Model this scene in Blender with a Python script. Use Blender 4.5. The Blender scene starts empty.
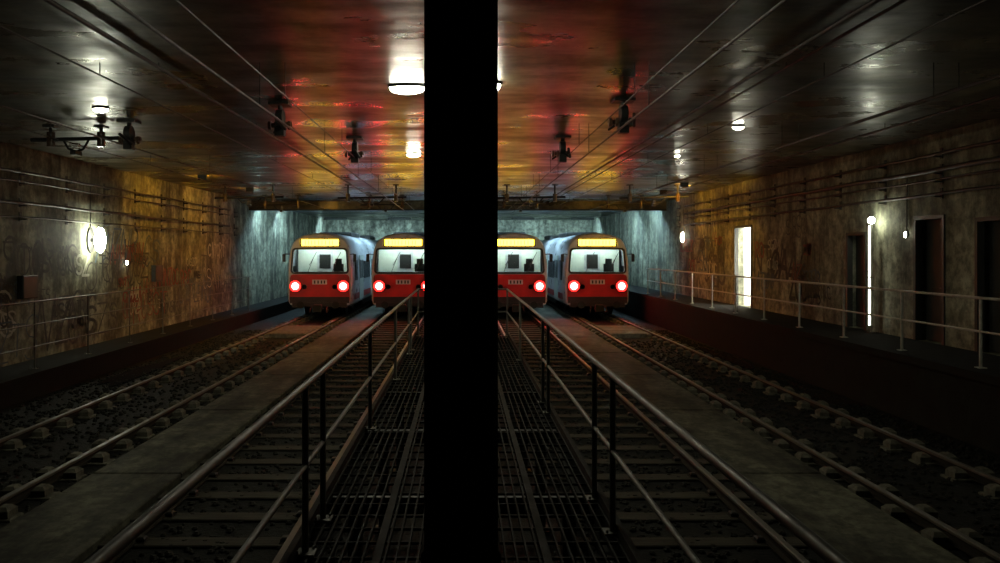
import bpy, bmesh, math, random
from mathutils import Vector, Matrix
random.seed(7)
S=bpy.context.scene
CZ=2.85
# ---------------------------------------------------------------- materials
def new_mat(name):
    m=bpy.data.materials.new(name); m.use_nodes=True
    nt=m.node_tree; b=nt.nodes['Principled BSDF']
    return m,nt,b
def surf(name,c1,c2=None,rough=.6,metal=0,scale=3,bump=.2,stretch=(1,1,1),rvar=.15,detail=8,stain=None,spec=.5,big=None,grime=None,bdist=.03,patch=None):
    m,nt,b=new_mat(name); N=nt.nodes; L=nt.links
    if c2 is None: c2=tuple(x*.7 for x in c1)
    tc=N.new('ShaderNodeTexCoord'); mp=N.new('ShaderNodeMapping'); mp.inputs['Scale'].default_value=stretch
    L.new(tc.outputs['Object'],mp.inputs['Vector'])
    n=N.new('ShaderNodeTexNoise'); n.inputs['Scale'].default_value=scale; n.inputs['Detail'].default_value=detail; n.inputs['Roughness'].default_value=.65
    L.new(mp.outputs[0],n.inputs['Vector'])
    r=N.new('ShaderNodeValToRGB'); r.color_ramp.elements[0].position=.35; r.color_ramp.elements[1].position=.65
    r.color_ramp.elements[0].color=(*c2,1); r.color_ramp.elements[1].color=(*c1,1)
    L.new(n.outputs['Fac'],r.inputs['Fac'])
    col=r.outputs['Color']
    for st_ in [q for q in (stain,grime) if q]:
        sc,st,amt=st_
        mp2=N.new('ShaderNodeMapping'); mp2.inputs['Scale'].default_value=st; mp2.inputs['Location'].default_value=(sc*3,sc,7*sc); L.new(tc.outputs['Object'],mp2.inputs['Vector'])
        n2=N.new('ShaderNodeTexNoise'); n2.inputs['Scale'].default_value=sc; n2.inputs['Detail'].default_value=10; n2.inputs['Roughness'].default_value=.7
        L.new(mp2.outputs[0],n2.inputs['Vector'])
        r2=N.new('ShaderNodeValToRGB'); r2.color_ramp.elements[0].position=.42; r2.color_ramp.elements[1].position=.58
        r2.color_ramp.elements[0].color=(1-amt,)*3+(1,); r2.color_ramp.elements[1].color=(1,1,1,1)
        L.new(n2.outputs['Fac'],r2.inputs['Fac'])
        mx=N.new('ShaderNodeMixRGB'); mx.blend_type='MULTIPLY'; mx.inputs[0].default_value=1
        L.new(col,mx.inputs[1]); L.new(r2.outputs[0],mx.inputs[2]); col=mx.outputs[0]
    L.new(col,b.inputs['Base Color'])
    mr=N.new('ShaderNodeMapRange'); mr.inputs['From Min'].default_value=.3; mr.inputs['From Max'].default_value=.7; mr.inputs['To Min'].default_value=max(.03,rough-rvar); mr.inputs['To Max'].default_value=min(1,rough+rvar)
    L.new(n.outputs['Fac'],mr.inputs['Value']); L.new(mr.outputs[0],b.inputs['Roughness'])
    b.inputs['Metallic'].default_value=metal
    b.inputs['Specular IOR Level'].default_value=spec
    if patch:   # damp / dry patches: sheen and roughness vary over the slab
        sc,st,s0,s1,r0,r1=patch
        mp4=N.new('ShaderNodeMapping'); mp4.inputs['Scale'].default_value=st; L.new(tc.outputs['Object'],mp4.inputs['Vector'])
        n4=N.new('ShaderNodeTexNoise'); n4.inputs['Scale'].default_value=sc; n4.inputs['Detail'].default_value=6; n4.inputs['Roughness'].default_value=.6; L.new(mp4.outputs[0],n4.inputs['Vector'])
        for sock,a,c in (('Specular IOR Level',s0,s1),('Roughness',r0,r1)):
            q=N.new('ShaderNodeMapRange'); q.inputs['From Min'].default_value=.4; q.inputs['From Max'].default_value=.6; q.inputs['To Min'].default_value=a; q.inputs['To Max'].default_value=c
            L.new(n4.outputs['Fac'],q.inputs['Value']); L.new(q.outputs[0],b.inputs[sock])
    if bump:
        bp=N.new('ShaderNodeBump'); bp.inputs['Strength'].default_value=bump; bp.inputs['Distance'].default_value=bdist
        L.new(n.outputs['Fac'],bp.inputs['Height'])
        if big:
            sc,st,bs,bd=big
            mp3=N.new('ShaderNodeMapping'); mp3.inputs['Scale'].default_value=st; L.new(tc.outputs['Object'],mp3.inputs['Vector'])
            n3=N.new('ShaderNodeTexNoise'); n3.inputs['Scale'].default_value=sc; n3.inputs['Detail'].default_value=2.5; L.new(mp3.outputs[0],n3.inputs['Vector'])
            b3=N.new('ShaderNodeBump'); b3.inputs['Strength'].default_value=bs; b3.inputs['Distance'].default_value=bd
            L.new(n3.outputs['Fac'],b3.inputs['Height']); L.new(b3.outputs[0],bp.inputs['Normal'])
        L.new(bp.outputs[0],b.inputs['Normal'])
    return m
def emis(name,col,st):
    m,nt,b=new_mat(name)
    b.inputs['Base Color'].default_value=(*[c*.5 for c in col],1)
    b.inputs['Emission Color'].default_value=(*col,1); b.inputs['Emission Strength'].default_value=st
    return m
M={}
M['ceil']=surf('ceiling_concrete',(.17,.15,.09),(.055,.048,.03),.3,0,1.3,.12,(1,.55,1),.05,detail=4,stain=(.5,(1,.45,1),.65),grime=(2.2,(.6,1.2,1),.45),big=(.8,(.6,1.8,1),.4,.05),bdist=.02,patch=(.7,(.6,1.1,1),.12,.50,.42,.24))
M['wall']=surf('wall_concrete',(.44,.45,.32),(.19,.195,.14),.8,0,1.4,.5,(1,1,1),.1,stain=(1.2,(1,1,.2),.65),grime=(4,(1,1,1),.55),spec=.2)
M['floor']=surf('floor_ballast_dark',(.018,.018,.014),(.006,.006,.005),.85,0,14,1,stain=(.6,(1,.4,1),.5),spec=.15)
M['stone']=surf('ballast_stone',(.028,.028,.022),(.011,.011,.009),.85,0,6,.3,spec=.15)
M['strip']=surf('track_bed_concrete',(.17,.17,.12),(.06,.06,.045),.8,0,2.5,.4,(1,.5,1),stain=(1,(1,.3,1),.7),grime=(6,(1,1,1),.5),spec=.15)
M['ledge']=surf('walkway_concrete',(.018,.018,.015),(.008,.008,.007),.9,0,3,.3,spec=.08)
M['column']=surf('column_paint_black',(.008,.007,.006),(.004,.004,.003),.85,0,4,.1,spec=.08)
M['steel']=surf('railing_steel',(.10,.10,.082),(.05,.05,.04),.55,.2,12,.1)
M['psteel']=surf('railing_lit_pale_steel',(.42,.42,.36),(.25,.25,.2),.5,.1,12,.1)  # lighter railing steel: falling light put into colour; lamp post shares it
M['dsteel']=surf('deck_steel',(.016,.016,.013),(.007,.007,.006),.8,.1,8,.2,spec=.12)
M['rail']=surf('rail_steel',(.13,.12,.095),(.06,.055,.045),.5,.4,10,.1)
M['railrust']=surf('rail_rust',(.03,.022,.014),(.012,.010,.007),.85,0,10,.2,spec=.2)
M['block']=surf('sleeper_concrete',(.15,.145,.11),(.06,.057,.044),.85,0,8,.5,spec=.15)
M['wood']=surf('sleeper_timber',(.055,.052,.038),(.018,.017,.013),.85,0,5,.6,(.4,4,1),spec=.15)
M['iron']=surf('dark_iron',(.02,.02,.018),(.01,.01,.009),.6,.3,9,.1)
M['cable']=surf('cable_rubber',(.02,.02,.018),(.01,.01,.01),.6,0,9,0)
M['cer']=surf('insulator_ceramic',(.08,.05,.03),(.05,.03,.02),.25,0,4,0)
M['body']=surf('train_body_paint',(.55,.57,.60),(.45,.47,.50),.35,.1,2,.02)
M['red']=surf('train_red_paint',(.42,.015,.015),(.30,.010,.01),.4,0,2,.02)
M['dark']=surf('train_black_plastic',(.012,.012,.012),(.02,.02,.02),.4,0,6,.02)
M['cab']=surf('cab_interior',(.62,.66,.6),(.5,.55,.5),.6,0,3,.02)
M['white']=surf('room_white_paint',(.8,.8,.76),(.7,.7,.66),.6,0,3,.02)
M['doorp']=surf('door_paint',(.03,.03,.025),(.014,.014,.012),.6,.1,3,.05)
M['paintd']=surf('graffiti_dark_paint',(.035,.035,.03),(.06,.055,.045),.8,0,5,0)
M['paintr']=surf('graffiti_red_paint',(.20,.045,.03),(.13,.04,.03),.8,0,5,0)
M['paintb']=surf('graffiti_blue_paint',(.06,.09,.12),(.05,.07,.08),.8,0,5,0)
M['paintw']=surf('graffiti_pale_paint',(.42,.42,.34),(.3,.3,.24),.8,0,5,0)
M['water']=surf('puddle_water',(.02,.02,.02),(.015,.015,.015),.08,0,2,.02,rvar=.03)
M['e_red']=emis('tail_lens_red',(1,.08,.07),80)
M['e_halo']=emis('tail_halo_red',(1,.012,.010),10)  # glow halo around the tail lamp, put into an emissive disc
M['e_disp']=emis('destination_display_amber',(1,.60,.03),15)
M['e_cab']=emis('cab_lamp',(.85,1,.92),22)
M['e_white']=emis('lamp_white',(1,.96,.74),150)
M['e_dim']=emis('lamp_small_white',(1,.97,.75),40)
M['e_wall']=emis('lamp_wall_white',(.97,1,.78),75)
M['e_amb']=emis('lamp_amber',(1,.46,.03),1900)
M['e_blue']=emis('lamp_cold_blue',(.50,.80,1),420)
M['e_tube']=emis('tube_white',(1,1,.84),6)
M['e_fill']=emis('fill_green_white',(.85,1,.5),5)
M['e_room']=emis('room_tube',(1,.98,.85),190)
gm,nt,b=new_mat('windshield_glass')
b.inputs['Base Color'].default_value=(.85,.93,.9,1); b.inputs['Roughness'].default_value=.05
b.inputs['Transmission Weight'].default_value=1; b.inputs['IOR'].default_value=1.05
M['glass']=gm
# ---------------------------------------------------------------- mesh builder
class MB:
    def __init__(s): s.v=[];s.f=[];s.m=[];s.mats=[];s.sm=[]
    def mi(s,k):
        if k not in s.mats: s.mats.append(k)
        return s.mats.index(k)
    def add(s,vs,fs,mat,smooth=False):
        o=len(s.v); s.v+= [tuple(v) for v in vs]; i=s.mi(mat)
        for f in fs: s.f.append([a+o for a in f]); s.m.append(i); s.sm.append(smooth)
    def box(s,x0,x1,y0,y1,z0,z1,mat):
        vs=[(x0,y0,z0),(x1,y0,z0),(x1,y1,z0),(x0,y1,z0),(x0,y0,z1),(x1,y0,z1),(x1,y1,z1),(x0,y1,z1)]
        s.add(vs,[(0,3,2,1),(4,5,6,7),(0,1,5,4),(1,2,6,5),(2,3,7,6),(3,0,4,7)],mat)
    def cbox(s,x0,x1,y0,y1,z0,z1,c,mat):
        vs=[(x0,y0,z0),(x1,y0,z0),(x1,y1,z0),(x0,y1,z0),(x0,y0,z1-c),(x1,y0,z1-c),(x1,y1,z1-c),(x0,y1,z1-c),
            (x0+c,y0+c,z1),(x1-c,y0+c,z1),(x1-c,y1-c,z1),(x0+c,y1-c,z1)]
        fs=[(0,3,2,1),(0,1,5,4),(1,2,6,5),(2,3,7,6),(3,0,4,7),(4,5,9,8),(5,6,10,9),(6,7,11,10),(7,4,8,11),(8,9,10,11)]
        s.add(vs,fs,mat)
    def cyl(s,p0,p1,r,mat,n=10,r1=None):
        p0=Vector(p0);p1=Vector(p1); d=(p1-p0).normalized(); r1=r if r1 is None else r1
        u=d.orthogonal().normalized(); w=d.cross(u)
        vs=[];fs=[]
        for k,(p,rr) in enumerate(((p0,r),(p1,r1))):
            for i in range(n):
                a=2*math.pi*i/n; vs.append(p+u*math.cos(a)*rr+w*math.sin(a)*rr)
        for i in range(n): fs.append((i,(i+1)%n,n+(i+1)%n,n+i))
        s.add(vs,fs,mat,True)
        s.add(vs[:n],[tuple(reversed(range(n)))],mat); s.add(vs[n:],[tuple(range(n))],mat)
    def path(s,pts,r,mat,n=8):
        for a,b in zip(pts[:-1],pts[1:]): s.cyl(a,b,r,mat,n)
    def ribbon(s,pts,w,mat):
        for (x,y0,z0),(_,y1,z1) in zip(pts[:-1],pts[1:]):
            d=math.hypot(y1-y0,z1-z0) or 1; ty,tz=(y1-y0)/d,(z1-z0)/d; ny,nz=-tz*w,ty*w; e=w*.6
            s.add([(x,y0-ty*e+ny,z0-tz*e+nz),(x,y1+ty*e+ny,z1+tz*e+nz),(x,y1+ty*e-ny,z1+tz*e-nz),(x,y0-ty*e-ny,z0-tz*e-nz)],[(0,1,2,3)],mat)
    def dome(s,c,r,mat,axis=(0,0,-1),n=14,k=6,flat=1.0):
        c=Vector(c); d=Vector(axis).normalized(); u=d.orthogonal().normalized(); w=d.cross(u)
        vs=[];fs=[]
        for j in range(k):
            ph=math.pi/2*j/k
            for i in range(n):
                a=2*math.pi*i/n; vs.append(c+(u*math.cos(a)+w*math.sin(a))*r*math.cos(ph)+d*r*flat*math.sin(ph))
        vs.append(c+d*r*flat)
        for j in range(k-1):
            for i in range(n): fs.append((j*n+i,j*n+(i+1)%n,(j+1)*n+(i+1)%n,(j+1)*n+i))
        for i in range(n): fs.append(((k-1)*n+i,(k-1)*n+(i+1)%n,k*n))
        fs.append(tuple(reversed(range(n))))
        s.add(vs,fs,mat,True)
    def make(s,name,parent=None,loc=(0,0,0),recalc=True):
        me=bpy.data.meshes.new(name); me.from_pydata(s.v,[],s.f)
        for k in s.mats: me.materials.append(M[k])
        me.polygons.foreach_set('material_index',s.m); me.polygons.foreach_set('use_smooth',s.sm); me.update()
        if recalc:
            bm=bmesh.new(); bm.from_mesh(me); bmesh.ops.recalc_face_normals(bm,faces=bm.faces); bm.to_mesh(me); bm.free()
        o=bpy.data.objects.new(name,me); S.collection.objects.link(o); o.location=loc
        if parent: o.parent=parent
        return o
def empty(name,loc=(0,0,0)):
    e=bpy.data.objects.new(name,None); S.collection.objects.link(e); e.location=loc; e.empty_display_size=.2; return e
def fillcurve(name,outer,holes,mat,th,parent,loc):
    cu=bpy.data.curves.new(name,'CURVE'); cu.dimensions='2D'; cu.fill_mode='BOTH'; cu.extrude=th/2
    for pts in [outer]+holes:
        sp=cu.splines.new('POLY'); sp.points.add(len(pts)-1); sp.use_cyclic_u=True
        for p,q in zip(sp.points,pts): p.co=(q[0],q[1],0,1)
    t=bpy.data.objects.new(name+'_c',cu); S.collection.objects.link(t)
    dg=bpy.context.evaluated_depsgraph_get(); me=bpy.data.meshes.new_from_object(t.evaluated_get(dg))
    bpy.data.objects.remove(t); me.transform(Matrix.Rotation(math.pi/2,4,'X'))
    me.materials.clear(); me.materials.append(M[mat]); me.name=name
    o=bpy.data.objects.new(name,me); S.collection.objects.link(o); o.location=loc; o.parent=parent
    return o
def rrect(w0,w1,z0,z1,r,n=6):
    pts=[]
    for (cx,cz,a0) in ((w0-r,z0+r,-90),(w1-r,z1-r,0),(-w1+r,z1-r,90),(-w0+r,z0+r,180)):
        for i in range(n+1):
            a=math.radians(a0+90*i/n); pts.append((cx+r*math.cos(a),cz+r*math.sin(a)))
    return pts
# ---------------------------------------------------------------- room shell
Y0,Y1=-6.0,56.0
CEIL=5.1; XL=-9.4; XR=9.0
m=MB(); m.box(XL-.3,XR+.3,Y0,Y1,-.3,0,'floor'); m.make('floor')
m=MB(); m.box(XL-.3,XR+.3,Y0,Y1,CEIL,CEIL+.3,'ceil'); m.make('ceiling')
m=MB(); m.box(XL-.3,XL,Y0,Y1,0,CEIL,'wall'); 
m.make('wall_left')
openings=[(12.5,14.0,3.45),(14.9,15.9,3.55),(17.8,18.7,3.3),(24.8,26.4,3.7)]
LZ=1.11
m=MB(); yy=Y0
for a,b_,zt in openings:
    m.box(XR,XR+.3,yy,a,0,CEIL,'wall'); m.box(XR,XR+.3,a,b_,zt,CEIL,'wall'); m.box(XR,XR+.3,a,b_,0,LZ,'wall'); yy=b_
m.box(XR,XR+.3,yy,Y1,0,CEIL,'wall'); m.make('wall_right')
m=MB(); m.box(XL-.3,XR+.3,Y1,Y1+.3,-.3,CEIL+.3,'wall'); m.make('wall_back')
m=MB(); m.box(XL-.3,XR+.3,Y0-.3,Y0,-.3,CEIL+.3,'wall'); m.make('wall_front')
m=MB(); m.box(XL,XR,35.3,35.7,4.75,CEIL,'ceil'); m.box(XL,XR,35.25,35.75,4.69,4.75,'iron'); m.make('trim_beam')
# doorways
for i,(a,b_,zt) in enumerate(openings):
    e=empty('door_%d'%(i+1),(XR,(a+b_)/2,LZ)); h=(b_-a)/2; H=zt-LZ; lit=(i==3); wm='white' if lit else 'iron'
    m=MB(); D=1.5
    m.box(.3,D,-h-.1,-h,0,H,wm); m.box(.3,D,h,h+.1,0,H,wm); m.box(.3,D,-h-.1,h+.1,H,H+.1,wm); m.box(.3,D,-h-.1,h+.1,-.1,0,wm); m.box(D,D+.1,-h-.1,h+.1,-.1,H+.1,wm)
    m.make('recess',e)
    m=MB(); t=.07
    m.box(-.03,.1,-h-.002,-h+t,0,H,'doorp'); m.box(-.03,.1,h-t,h+.002,0,H,'doorp'); m.box(-.03,.1,-h+t,h-t,H-t,H+.002,'doorp'); m.make('frame',e)
    if lit:
        m=MB(); m.box(.45,1.25,-.09,.09,H-.06,H,'steel')
        for q in (-.05,.05): m.cyl((.5,q,H-.1),(1.2,q,H-.1),.025,'e_room',8)
        m.cyl((.9,-h+.08,.3),(.9,-h+.08,H-.4),.03,'e_room',8); m.box(.85,.95,-h,-h+.04,.25,H-.35,'steel'); m.make('room_lamp',e)
        m=MB(); m.box(.34,1.2,-h+.005,-h+.045,0.02,H-.1,'white'); m.cyl((1.1,-h+.04,1.05),(1.1,-h+.1,1.05),.015,'steel'); m.make('leaf',e)
    else:
        m=MB(); m.box(.18,.23,-h+t,h-t,0.01,H-t,'doorp')
        for zz in (.35,1.3): m.box(.165,.18,-h+t+.12,h-t-.12,zz,zz+.7,'doorp')
        m.cyl((.18,-h+.2,1.05),(.1,-h+.2,1.05),.015,'steel'); m.cyl((.1,-h+.2,1.05),(.1,-h+.33,1.05),.012,'steel'); m.make('leaf',e)
# ---------------------------------------------------------------- side ledges & strips
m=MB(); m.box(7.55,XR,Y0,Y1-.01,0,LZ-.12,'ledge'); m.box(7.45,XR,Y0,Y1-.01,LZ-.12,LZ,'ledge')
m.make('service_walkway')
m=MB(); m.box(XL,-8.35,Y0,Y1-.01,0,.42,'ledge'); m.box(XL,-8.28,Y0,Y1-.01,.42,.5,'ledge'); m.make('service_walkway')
for x0,x1 in ((-4.62,-3.5),(3.45,4.5)):
    m=MB(); y=Y0
    while y<Y1-4:
        m.cbox(x0,x1,y,y+3.97,0,.09,.015,'strip'); y+=4
    m.make('concrete_strip')
# ---------------------------------------------------------------- tracks
TR=[-5.85,-2.42,2.20,5.58]
def track(cx,kind):
    e=empty('railway_track',(cx,0,0)); g=.8
    m=MB()
    for sx in (-g,g):
        m.box(sx-.065,sx+.065,Y0+.05,Y1-.3,.03,.045,'railrust')
        m.box(sx-.010,sx+.010,Y0+.05,Y1-.3,.045,.115,'railrust')
        m.cbox(sx-.036,sx+.036,Y0+.05,Y1-.3,.115,.15,.008,'rail')
    m.make('rails',e)
    m=MB(); y=Y0+.3
    while y<Y1-1:
        j=random.uniform(-.03,.03)
        if kind=='block':
            for sx in (-g,g):
                m.cbox(sx-.30+j,sx+.30+j,y-.13,y+.13,0,.03,.012,'block')
                for q in (-1,1):
                    m.cbox(sx+q*.17-.08,sx+q*.17+.08,y-.10,y+.10,.03,.14,.04,'block')
                    m.cyl((sx+q*.09,y,.03),(sx+q*.09,y,.1),.02,'iron',6)
        else:
            m.cbox(-1.15+j,1.15+j,y-.12,y+.12,0,.03,.01,'wood')
            for sx in (-g,g):
                m.box(sx-.15,sx+.15,y-.08,y+.08,.0305,.036,'railrust')
                for q in (-1,1): m.cbox(sx+q*.1-.04,sx+q*.1+.04,y-.05,y+.05,.03,.08,.015,'iron')
        y+=.75
    m.make('sleepers',e)
for cx,k in zip(TR,('block','wood','wood','block')): track(cx,k)
m=MB()
def stone(x,y,z,r,mat):
    vs=[];n=5
    for j,(zz,rr) in enumerate(((-.2,.9),(.3,1),(.75,.5))):
        for i in range(n):
            a=2*math.pi*i/n+j*.4+x*9; q=r*rr*random.uniform(.75,1.15); vs.append((x+q*math.cos(a),y+q*math.sin(a),z+zz*r))
    fs=[tuple(range(2*n,3*n))]
    for j in range(2):
        for i in range(n): fs.append((j*n+i,j*n+(i+1)%n,(j+1)*n+(i+1)%n,(j+1)*n+i))
    m.add(vs,fs,mat)
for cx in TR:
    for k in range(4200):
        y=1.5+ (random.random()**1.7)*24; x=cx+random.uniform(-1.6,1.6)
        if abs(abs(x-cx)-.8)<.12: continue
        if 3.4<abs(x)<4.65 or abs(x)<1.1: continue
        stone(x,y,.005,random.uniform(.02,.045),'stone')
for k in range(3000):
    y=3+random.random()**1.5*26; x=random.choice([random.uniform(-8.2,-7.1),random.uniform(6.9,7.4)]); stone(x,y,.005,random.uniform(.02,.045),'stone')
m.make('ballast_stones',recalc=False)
for cx in (TR[0],TR[3]):
    m=MB()
    for y in (26.6,27.6,28.6): 
        m.cbox(cx-.68,cx+.68,y,y+.95,.0,.14,.02,'block')
    m.make('track_crossing_panel')
def puddle(cx,cy,rx,ry):
    m=MB(); n=28; ph=random.random()*6
    ps=[]
    for i in range(n):
        a=2*math.pi*i/n; q=1+.2*math.sin(3*a+ph)+.1*math.sin(5*a)
        ps.append((cx+rx*q*math.cos(a),cy+ry*q*math.sin(a),.03))
    low=[(p[0],p[1],.0) for p in ps]
    m.add(ps+low,[tuple(range(n))]+[(i,(i+1)%n,n+(i+1)%n,n+i) for i in range(n)],'water'); m.make('puddle')
puddle(7.1,21.5,.28,2.0); puddle(7.1,15.8,.25,1.3); puddle(-7.6,19,.3,2.2)
# ---------------------------------------------------------------- central walkway (open bar grating)
DZ=CZ-1.79
WY1=17.2
e=empty('steel_walkway',(0,0,0))
m=MB(); n=30; w=1.94/n
for i in range(n+1):
    x=-.97+i*w; m.box(x-.006,x+.006,Y0+.1,WY1,DZ-.035,DZ,'dsteel')
y=Y0+.2
while y<WY1:
    m.box(-.975,.975,y-.006,y+.006,DZ-.02,DZ-.003,'dsteel'); y+=.25
for x in (-.5,.0,.5): m.box(x-.025,x+.025,Y0+.1,WY1,DZ-.04,DZ+.003,'dsteel')
m.make('deck_grating',e)
m=MB()
for sx in (-1,1):
    m.box(sx*1.0-.02,sx*1.0+.02,Y0+.1,WY1,DZ-.2,DZ+.06,'dsteel'); m.box(min(sx*.94,sx*1.0),max(sx*.94,sx*1.0),Y0+.1,WY1,DZ-.2,DZ-.18,'dsteel')
y=Y0+1
while y<WY1:
    m.box(-.98,.98,y-.05,y+.05,DZ-.16,DZ-.036,'iron')
    for sx in (-.8,.8): m.box(sx-.05,sx+.05,y-.05,y+.05,0,DZ-.16,'iron'); m.box(sx-.1,sx+.1,y-.1,y+.1,0,.02,'iron')
    y+=2.2
for k in range(4):
    z=DZ-.2*(k+1); m.box(-.6,.6,WY1+.02+k*.28,WY1+.28+k*.28,z-.03,z,'dsteel')
for sx in (-.62,.62): m.path([(sx,WY1,DZ-.1),(sx,WY1+1.2,0.05)],.035,'iron')
m.make('frame',e)
def railing(x,z,ys,H,y0,y1,r=.022,rails=(1,.52),mat='steel',end=None):
    m=MB()
    for y in ys:
        m.cyl((x,y,z),(x,y,z+H),r,mat,10); m.box(x-.06,x+.06,y-.06,y+.06,z,z+.012,mat)
        for q in (-.04,.04): m.cyl((x+q,y+q,z+.012),(x+q,y+q,z+.03),.008,mat,6)
    for f in rails: m.cyl((x,y0,z+H*f),(x,y1,z+H*f),r*1.05 if f==1 else r*.8,mat,10)
    for f in rails:
        m.dome((x,y0,z+H*f),r*1.05,mat,(0,-1,0),8,3); 
    if end is not None:
        for f in rails: m.cyl((x,y1,z+H*f),(end,y1,z+H*f),r*.9,mat,8)
    return m.make('safety_railing')
ys=[-3.5,-2.9,1.75,4.75,5.35,8.1,11.2,14.0,14.6,17.0]
railing(-.93,DZ,ys,1.0,-5.8,17.0,.02,end=-.3)
ys=[-3.5,-2.9,1.75,5.1,5.8,8.9,9.5,13.2,17.0]
railing(.96,DZ,ys,1.0,-5.8,17.0,.02,end=.35)
railing(7.78,LZ,[12+2.15*k for k in range(-7,11)],1.05,-3.2,33.7,.022,mat='psteel')  # right railing takes the steel copy with the light in its colour
railing(-8.6,.5,[11.5+2.3*k for k in range(-6,10)],1.35,-2.5,32.5,.016,(1,.66,.33))
# ---------------------------------------------------------------- column
m=MB(); cx=-.005; cy=4.18; a=.185; c=.02
pts=[(-a+c,-a),(a-c,-a),(a,-a+c),(a,a-c),(a-c,a),(-a+c,a),(-a,a-c),(-a,-a+c)]
vs=[(cx+p[0],cy+p[1],DZ) for p in pts]+[(cx+p[0],cy+p[1],CEIL) for p in pts]
m.add(vs,[(i,(i+1)%8,8+(i+1)%8,8+i) for i in range(8)]+[tuple(range(8)),tuple(range(8,16))],'column')
m.box(cx-.24,cx+.24,cy-.24,cy+.24,DZ,DZ+.05,'column'); m.cbox(cx-.2,cx+.2,cy-.2,cy+.2,DZ+.05,DZ+.3,.015,'column')
m.box(cx-.26,cx+.26,cy-.26,cy+.26,CEIL-.12,CEIL,'column')
for sx in (-.2,.2):
    for sy in (-.2,.2): m.cyl((cx+sx,cy+sy,DZ+.05),(cx+sx,cy+sy,DZ+.09),.018,'iron',6)
m.make('support_column')
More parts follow.
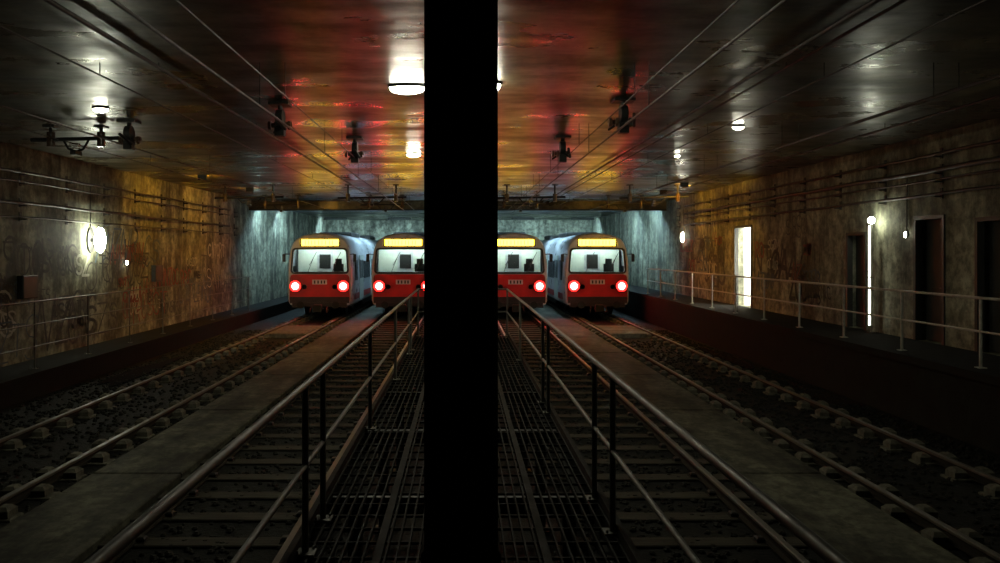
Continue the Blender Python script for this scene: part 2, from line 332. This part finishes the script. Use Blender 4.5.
# ---------------------------------------------------------------- trains
def profile(sx,sz):
    R=[(1.16,.5),(1.27,.54),(1.33,.66),(1.34,1.0),(1.34,1.6),(1.325,2.1),(1.295,2.5),(1.245,2.82),(1.16,3.06),(1.04,3.22),(.86,3.34),(.6,3.43),(.3,3.48),(0,3.5)]
    P=R+[(-x,z) for x,z in reversed(R[:-1])]
    return [(x*sx,.5+(z-.5)*sz) for x,z in P]
def train(cx,fy,bright=1):
    e=empty('metro_train',(cx,fy,.15))
    m=MB(); secs=[(0.0,.96,.975),(.06,.975,.985),(.2,.99,.995),(.55,1,1),(18,1,1)]
    vs=[]
    for y,sx,sz in secs:
        for x,z in profile(sx,sz): vs.append((x,y,z))
    n=len(profile(1,1)); fs=[]
    for j in range(len(secs)-1):
        for i in range(n): fs.append((j*n+i,j*n+(i+1)%n,(j+1)*n+(i+1)%n,(j+1)*n+i))
    fs.append(tuple((len(secs)-1)*n+i for i in range(n)))
    m.add(vs,fs,'body',True); o=m.make('body_shell',e)
    win=rrect(1.13,1.07,1.86,2.80,.12); disp=rrect(.84,.82,2.92,3.26,.05)
    fillcurve('front_mask',profile(.96,.975),[win,disp],'body',.05,e,(0,.0,0))
    fillcurve('lower_panel',rrect(1.24,1.22,.60,1.78,.16),[],'red',.03,e,(0,-.045,0))
    fillcurve('windshield_surround',rrect(1.20,1.14,1.80,2.87,.15),[win],'dark',.03,e,(0,-.04,0))
    fillcurve('windshield',rrect(1.13,1.07,1.86,2.80,.12),[],'glass',.01,e,(0,-.01,0))
    m=MB(); m.box(-.84,.84,.05,.08,2.91,3.27,'dark'); m.box(-.76,.76,.02,.045,2.96,3.22,'e_disp')
    for k in range(9):
        x=-.62+k*.14+random.uniform(-.02,.02)
        m.box(x,x+.02,.012,.018,3.0,3.17,'dark')
    m.make('destination_display',e)
    m=MB()
    for s in (-1,1):
        X=s*.98
        m.cyl((X,-.16,1.30),(X,-.05,1.30),.23,'dark',24); m.cyl((X,-.175,1.30),(X,-.16,1.30),.22,'e_halo',24)
        m.dome((X,-.176,1.30),.14,'e_red',(0,-1,0),18,5,.8)
        m.cyl((s*.62,-.10,1.27),(s*.62,-.05,1.27),.10,'dark',18); m.dome((s*.62,-.10,1.27),.08,'glass',(0,-1,0),14,4,.4)
    m.make('tail_lamps',e)
    m=MB()
    m.box(-.30,.30,-.075,-.06,1.37,1.56,'body'); 
    for x in (-.2,-.06,.08,.2): m.box(x-.03,x+.03,-.082,-.0755,1.40,1.53,'dark')
    m.box(-1.22,1.22,-.09,-.06,.60,.86,'dark')
    for s in (-.5,.5):
        m.path([(s,-.07,1.83),(s+.25,-.08,2.45)],.012,'dark',6); m.path([(s+.08,-.08,2.15),(s+.38,-.085,2.7)],.014,'dark',6)
    for s in (-1,1):
        m.path([(s*1.17,-.06,1.56),(s*1.17,-.12,1.56),(s*1.17,-.12,1.74),(s*1.17,-.06,1.74)],.012,'steel',6)
        m.box(s*1.0-.14,s*1.0+.14,-.15,.1,.42,.46,'dark')
        m.path([(s*1.2,.05,2.6),(s*1.42,-.1,2.62)],.02,'dark',6); m.cbox(s*1.45-.06,s*1.45+.06,-.14,-.06,2.3,2.62,.02,'dark')
    m.make('front_fittings',e)
    m=MB(); m.box(-1.15,1.15,1.3,1.34,.9,3.1,'cab'); m.box(-1.15,1.15,.06,1.3,.86,.9,'dark'); m.box(-1.05,1.05,.08,.55,1.55,1.88,'dark')
    m.box(-.34,.34,1.27,1.30,.95,2.75,'body'); m.box(-.24,.24,1.25,1.27,2.0,2.6,'dark')
    m.box(.42,.85,.85,.95,1.3,2.2,'dark'); m.box(.42,.85,.6,.95,1.25,1.35,'dark'); m.box(.5,.77,.86,.93,2.2,2.42,'dark')
    m.box(-.9,.9,.75,.95,2.98,3.02,'e_cab')
    m.make('cab_interior',e)
    m=MB(); m.box(-1.12,1.12,-.12,.2,.46,.64,'dark'); m.cyl((0,-.5,.42),(0,.4,.42),.07,'iron',12); m.cbox(-.17,.17,-.68,-.45,.28,.58,.04,'iron')
    for s in (-.72,.72):
        m.cyl((s,-.36,.55),(s,-.1,.55),.06,'iron',12); m.cyl((s,-.4,.55),(s,-.36,.55),.15,'iron',18)
    m.path([(-.3,-.2,.5),(-.35,-.32,.25),(-.3,-.1,.2)],.025,'cable'); m.path([(.3,-.2,.5),(.35,-.32,.25),(.3,-.1,.2)],.025,'cable')
    m.make('coupler',e)
    m=MB()
    for by in (2.6,15.2):
        for wy in (-1.0,1.0):
            m.cyl((-.87,by+wy,.42),(.87,by+wy,.42),.07,'iron',10)
            for s in (-1,1): m.cyl((s*.75,by+wy,.42),(s*.87,by+wy,.42),.42,'iron',24); m.cyl((s*.70,by+wy,.42),(s*.75,by+wy,.42),.45,'iron',24)
        for s in (-1,1): m.box(s*.98-.07,s*.98+.07,by-1.4,by+1.4,.36,.52,'iron')
        m.box(-.95,.95,by-.2,by+.2,.3,.5,'iron')
    m.box(-1.1,1.1,5,12.5,.22,.5,'iron'); m.box(-1.15,1.15,.5,17.8,.44,.56,'dark')
    m.make('bogies',e)
    m=MB()
    for s in (-1,1):
        def side(y0,y1,z0,z1,mat,o): 
            xa=s*(1.325+o-.02); xb=s*(1.325+o+.012); m.box(min(xa,xb),max(xa,xb),y0,y1,z0,z1,mat)
        side(.75,17.5,.7,.95,'red',.012)
        for dy in (2.3,6.6,10.9,15.2):
            for q in (0,.68): side(dy+q,dy+q+.65,.62,2.55,'cab',.02); side(dy+q+.12,dy+q+.53,1.55,2.35,'dark',.03)
        side(.9,1.6,1.5,2.35,'dark',.02)
        for wy in (3.9,8.2,12.5): side(wy,wy+2.3,1.5,2.3,'dark',.02)
    for y in (4,11): m.cbox(-.75,.75,y,y+3,3.42,3.62,.06,'iron')
    m.make('side_doors_windows',e)
for cx in TR: train(cx,33.0+random.uniform(-.1,.1))
# ---------------------------------------------------------------- overhead line equipment
def support(x,y,zb,w):
    e=empty('overhead_line_support',(x,y,CEIL)); m=MB(); z=zb-CEIL
    for s in (-w/2,w/2):
        m.cyl((s,0,0),(s,0,z),.03,'iron',8); m.box(s-.1,s+.1,-.1,.1,-.03,0,'iron')
        m.cyl((s,0,z-.12),(s,0,z+.14),.07,'cer',12)
    m.cyl((-w/2-.35,0,z),(w/2+.35,0,z+.04),.035,'iron',8)
    for s in (-w/4,w/4):
        m.path([(s,0,z),(s*.6,.0,z-.16),(0,0,z-.2)],.02,'iron')
    for k in range(3): m.cyl((0,0,z-.06-.04*k),(0,0,z-.08-.04*k),.07,'cer',12)
    m.cbox(-.05,.05,-.12,.12,z-.27,z-.19,.01,'iron')
    m.make('bracket',e)
for x in (-7.1,-3.0,2.3,6.4):
    support(x,26.7,CZ+1.8,1.6); support(x,31.5,CZ+1.85,1.3)
support(-6.9,14.3,CZ+2.0,.9)
def hanger(x,y):
    e=empty('tension_pulley',(x,y,CEIL)); m=MB()
    m.box(-.15,.15,-.15,.15,-.04,0,'iron'); m.cyl((0,0,-.04),(0,0,-.3),.035,'iron')
    m.cyl((-.05,0,-.22),(.05,0,-.22),.13,'iron',18); m.cyl((-.15,.1,-.32),(.16,.1,-.30),.04,'cer',10)
    for k in range(4): m.cyl((-.2+k*.1,.1,-.32),(-.16+k*.1,.1,-.32),.07,'cer',10)
    m.path([(0,0,-.3),(.12,-.2,-.42),(.05,-.5,-.3)],.025,'iron'); m.path([(0,0,-.3),(-.16,.3,-.4)],.02,'iron')
    m.cbox(-.07,.07,-.08,.08,-.50,-.34,.02,'iron')
    m.make('pulley_parts',e)
for x,y in ((-2.1,15.7),(1.96,15.6),(-2.75,12.1),(2.38,11.8),(-5.7,13.7)): hanger(x,y)
m=MB()
for x,z,r in ((-7.2,4.86,.012),(-5.83,4.70,.016),(-4.3,4.95,.012),(-3.6,5.04,.025),(-2.4,4.58,.016),(-2.1,4.7,.010),(2.22,4.58,.016),(2.05,4.72,.010),(3.6,5.04,.025),(3.85,5.04,.018),(4.3,4.92,.012),(5.6,4.68,.016),(5.9,4.8,.010),(7.4,5.0,.022)):
    m.cyl((x,Y0,z),(x,35.2,z),r,'cable',6)
    y=Y0+2
    while y<35:
        m.cyl((x,y,z),(x,y,CEIL),.006,'iron',5); y+=4.5
m.make('overhead_wires')
m=MB()
for x,s,zs in ((XL,1,((4.55,.03),(4.35,.02),(3.9,.035),(3.6,.02))),(XR,-1,((4.7,.03),(4.4,.045),(4.22,.02),(3.95,.03)))):
    for z,r in zs:
        yy=Y0; pts=[]
        while yy<34: 
            pts.append((x+s*.10,yy,z-.02*(len(pts)%2))); yy+=2
        m.path(pts,r,'cable',7)
    y=Y0+1
    while y<34:
        for z,r in zs: m.box(min(x,x+s*.15),max(x,x+s*.15),y-.03,y+.03,z-r-.045,z-r-.02,'iron'); m.box(min(x,x+s*.02),max(x,x+s*.02),y-.04,y+.04,z-.1,z+.1,'iron')
        y+=2
m.make('wall_cables')
def ceiling_lamp(x,y,mat,r=.09,flat=.7,sx=1,hood=False):
    m=MB(); m.cyl((0,0,0),(0,0,-.035),r*1.1,'iron',18)
    m.dome((0,0,-.035),r,mat,(0,0,-1),flat=flat)
    for a in (0,math.pi/2):
        c,s=math.cos(a)*r*1.05,math.sin(a)*r*1.05
        m.path([(c,s,-.03),(c*.8,s*.8,-.035-r*flat*.8),(0,0,-.05-r*flat),(-c*.8,-s*.8,-.035-r*flat*.8),(-c,-s,-.03)],.004,'iron',5)
    if hood:
        m.box(-r*2.2,r*2.2,-r*1.8,-r*1.8+.01,-.035-r*1.8,0,'iron')
    o=m.make('ceiling_lamp',loc=(x,y,CEIL)); o.scale=(sx,1,1)
ceiling_lamp(-.74,10.8,'e_white',.12,.7,2.0); ceiling_lamp(.30,10.6,'e_white',.14,.9,1.5)
ceiling_lamp(-1.1,18.2,'e_white',.08,.7,2.0); ceiling_lamp(.45,19.5,'e_white',.09)
ceiling_lamp(-5.6,12.4,'e_dim',.08,.7,1.5); ceiling_lamp(4.9,14.2,'e_dim',.065,.7,1.6); ceiling_lamp(4.95,18.4,'e_dim',.06)
for x,y in ((-7.4,28),(-7.6,23.5),(7.4,29.5),(7.2,26)): ceiling_lamp(x,y,'e_amb',.06,.8,1,True)
for x in (-4,0,4): ceiling_lamp(x,1.0 if x else -1,'e_fill',.12)  # out-of-frame lamps added near the camera as greenish ambient fill
def batten(x,y,mat,L=1.5):
    m=MB(); m.box(-L/2,L/2,-.07,.07,-.06,0,'steel'); 
    for s in (-.035,.035): m.cyl((-L/2+.05,s,-.085),(L/2-.05,s,-.085),.02,mat,8)
    for s in (-L/2,L/2-.04): m.box(s,s+.04,-.065,.065,-.11,-.06,'steel')
    m.box(-L/2,L/2,-.10,-.09,-.16,0,'steel')
    m.make('fluorescent_lamp',loc=(x,y,CEIL))
for x in (-8.3,-4.1,0,4.0,7.9):
    for y in (36.8,41.0,52.5): batten(x,y,'e_blue')
def wall_lamp(x,y,z,s,mat,r=.12,tall=1,off=.05):
    m=MB(); m.cyl((0,0,0),(s*.04,0,0),r*1.0,'iron',18)
    if off>.06: m.cyl((s*.04,0,0),(s*off,0,0),.025,'iron'); m.dome((s*off,0,0),r,mat,(-s,0,0),flat=.7)
    m.dome((s*off,0,0),r,mat,(s,0,0),flat=.7)
    m.cyl((s*.02,0,r),(s*.02,0,r+.6),.012,'cable',6)
    o=m.make('wall_lamp',loc=(x,y,z)); o.scale=(1,1,tall)
wall_lamp(XL,20.2,CZ+.3,1,'e_wall',.18,1.8,.26); wall_lamp(XL,22.3,CZ-.3,1,'e_dim',.06); wall_lamp(XR,32.4,CZ+.6,-1,'e_dim',.14,1.5)
wall_lamp(XR,16.15,CZ+.35,-1,'e_dim',.035,1.8)
wall_lamp(XL,10.5,CZ+.4,1,'e_dim',.12,1.2,.4); wall_lamp(XR,9.0,CZ+.5,-1,'e_dim',.13,1.2,.4)  # unseen lamps outside the frame, added to brighten the near walls
m=MB(); m.cyl((0,0,0),(0,0,.02),.09,'steel',16); m.cyl((0,0,.02),(0,0,2.40),.022,'psteel',12); m.cyl((-.045,0,.15),(-.045,0,2.32),.016,'e_tube',10)
for z in (.15,1.2,2.32): m.box(-.065,.02,-.02,.02,z-.01,z+.01,'steel')
m.dome((0,0,2.42),.075,'e_wall',(0,0,1)); m.dome((0,0,2.42),.075,'e_wall',(0,0,-1))
m.make('lamp_post',loc=(XR-.2,17.2,LZ))
for y,z in ((15.6,2.5),(24.5,2.2),(17.2,2.1)):
    m=MB(); m.cbox(-.25,.25,-.3,.3,0,.14,.02,'doorp'); o=m.make('junction_box'); o.rotation_euler=(0,math.pi/2,0); o.location=(XL,y,z)
# ---------------------------------------------------------------- graffiti (flat paint strokes on the walls)
def arc(a0,a1,w,h,n=10,cy=0,cz=0): return [(cy+math.cos(a0+(a1-a0)*i/n)*w/2,cz+math.sin(a0+(a1-a0)*i/n)*h/2) for i in range(n+1)]
def glyph(w,h):
    t=random.randrange(9)
    if t==0: return [arc(0,6.283,w,h,14)]
    if t==1: return [arc(.8,5.5,w,h)]
    if t==2: return [arc(.3,4.3,w,h/2,8,0,h/4)+arc(1.6,-2.6,w,h/2,8,0,-h/4)]
    if t==3: return [[(-w/2,-h/2),(-w/2,h/2)],arc(1.57,-1.57,w,h/2,7,-w/8,h/4),[(0,0),(w/2,-h/2)]]
    if t==4: return [[(-w/2,-h/2),(-w/3,h/2),(w/3,-h/2),(w/2,h/2)]]
    if t==5: return [[(-w/2,-h/2),(0,h/2),(w/2,-h/2)],[(-w/3,-h/8),(w/3,-h/6)]]
    if t==6: return [[(-w/2,h/2),(w/2,h/2.2)],[(0,h/2),(w/12,-h/2)]]
    if t==7: return [[(-w/2,h/2),(w/2,h/2),(-w/2,-h/2),(w/2,-h/2)]]
    p=[]; 
    for i in range(22): a=i*.75; p.append((-w/2+w*i/21+math.cos(a)*w*.22,math.sin(a)*h*.45))
    return [p]
def graffiti(xw,s,y,z,size,n,mat,r):
    m=MB(); yy=y; sh=random.uniform(-.25,.25); dx=.003+random.random()*.004
    for k in range(n):
        w=size*random.uniform(.45,.75); h=size*random.uniform(.8,1.2)
        for st in glyph(w,h):
            m.ribbon([(xw+s*dx,yy+(p[0]+p[1]*sh)*s,z+p[1]+.06*k*sh) for p in st],r*random.uniform(.7,1.3),mat)
        yy+=s*w*1.15
    m.make('graffiti',recalc=False)
graffiti(XL,1,18.0,1.25,1.1,4,'paintd',.045)
PC=['paintd','paintd','paintd','paintr','paintb','paintw']
for k in range(60):
    graffiti(XL,1,random.uniform(13,31),random.uniform(.9,3.3),random.choice([.25,.35,.5,.8]),random.randint(2,6),random.choice(PC),random.uniform(.014,.035))
for k in range(80):
    y=random.uniform(10,33); z=random.uniform(1.5,3.6)
    sz=random.choice([.25,.35,.5,.8]); n=random.randint(2,5)
    if any(a-.1<y+.2 and y-n*sz*.9<b_+.1 for a,b_,_ in openings): continue
    graffiti(XR,-1,y,z,sz,n,random.choice(PC),random.uniform(.015,.035))
for a in [(23.0,2.5,.8,4),(21.8,1.9,.6,3),(24.3,2.6,.9,4),(29.5,2.2,1.0,4),(31,2.9,.8,5)]:
    graffiti(XR,-1,a[0],a[1],a[2],a[3],'paintd',.05)
# ---------------------------------------------------------------- world & camera
w=bpy.data.worlds.new('World'); S.world=w; w.use_nodes=True
w.node_tree.nodes['Background'].inputs[0].default_value=(.01,.012,.01,1); w.node_tree.nodes['Background'].inputs[1].default_value=.2
cd=bpy.data.cameras.new('camera'); co=bpy.data.objects.new('camera',cd); S.collection.objects.link(co)
co.location=(0,0,CZ); co.rotation_euler=(math.pi/2,0,0); cd.sensor_width=36; cd.lens=28.8; cd.shift_x=.038; cd.shift_y=-.0295; cd.clip_end=200; cd.clip_start=.05
S.camera=co
S.view_settings.view_transform='Standard'
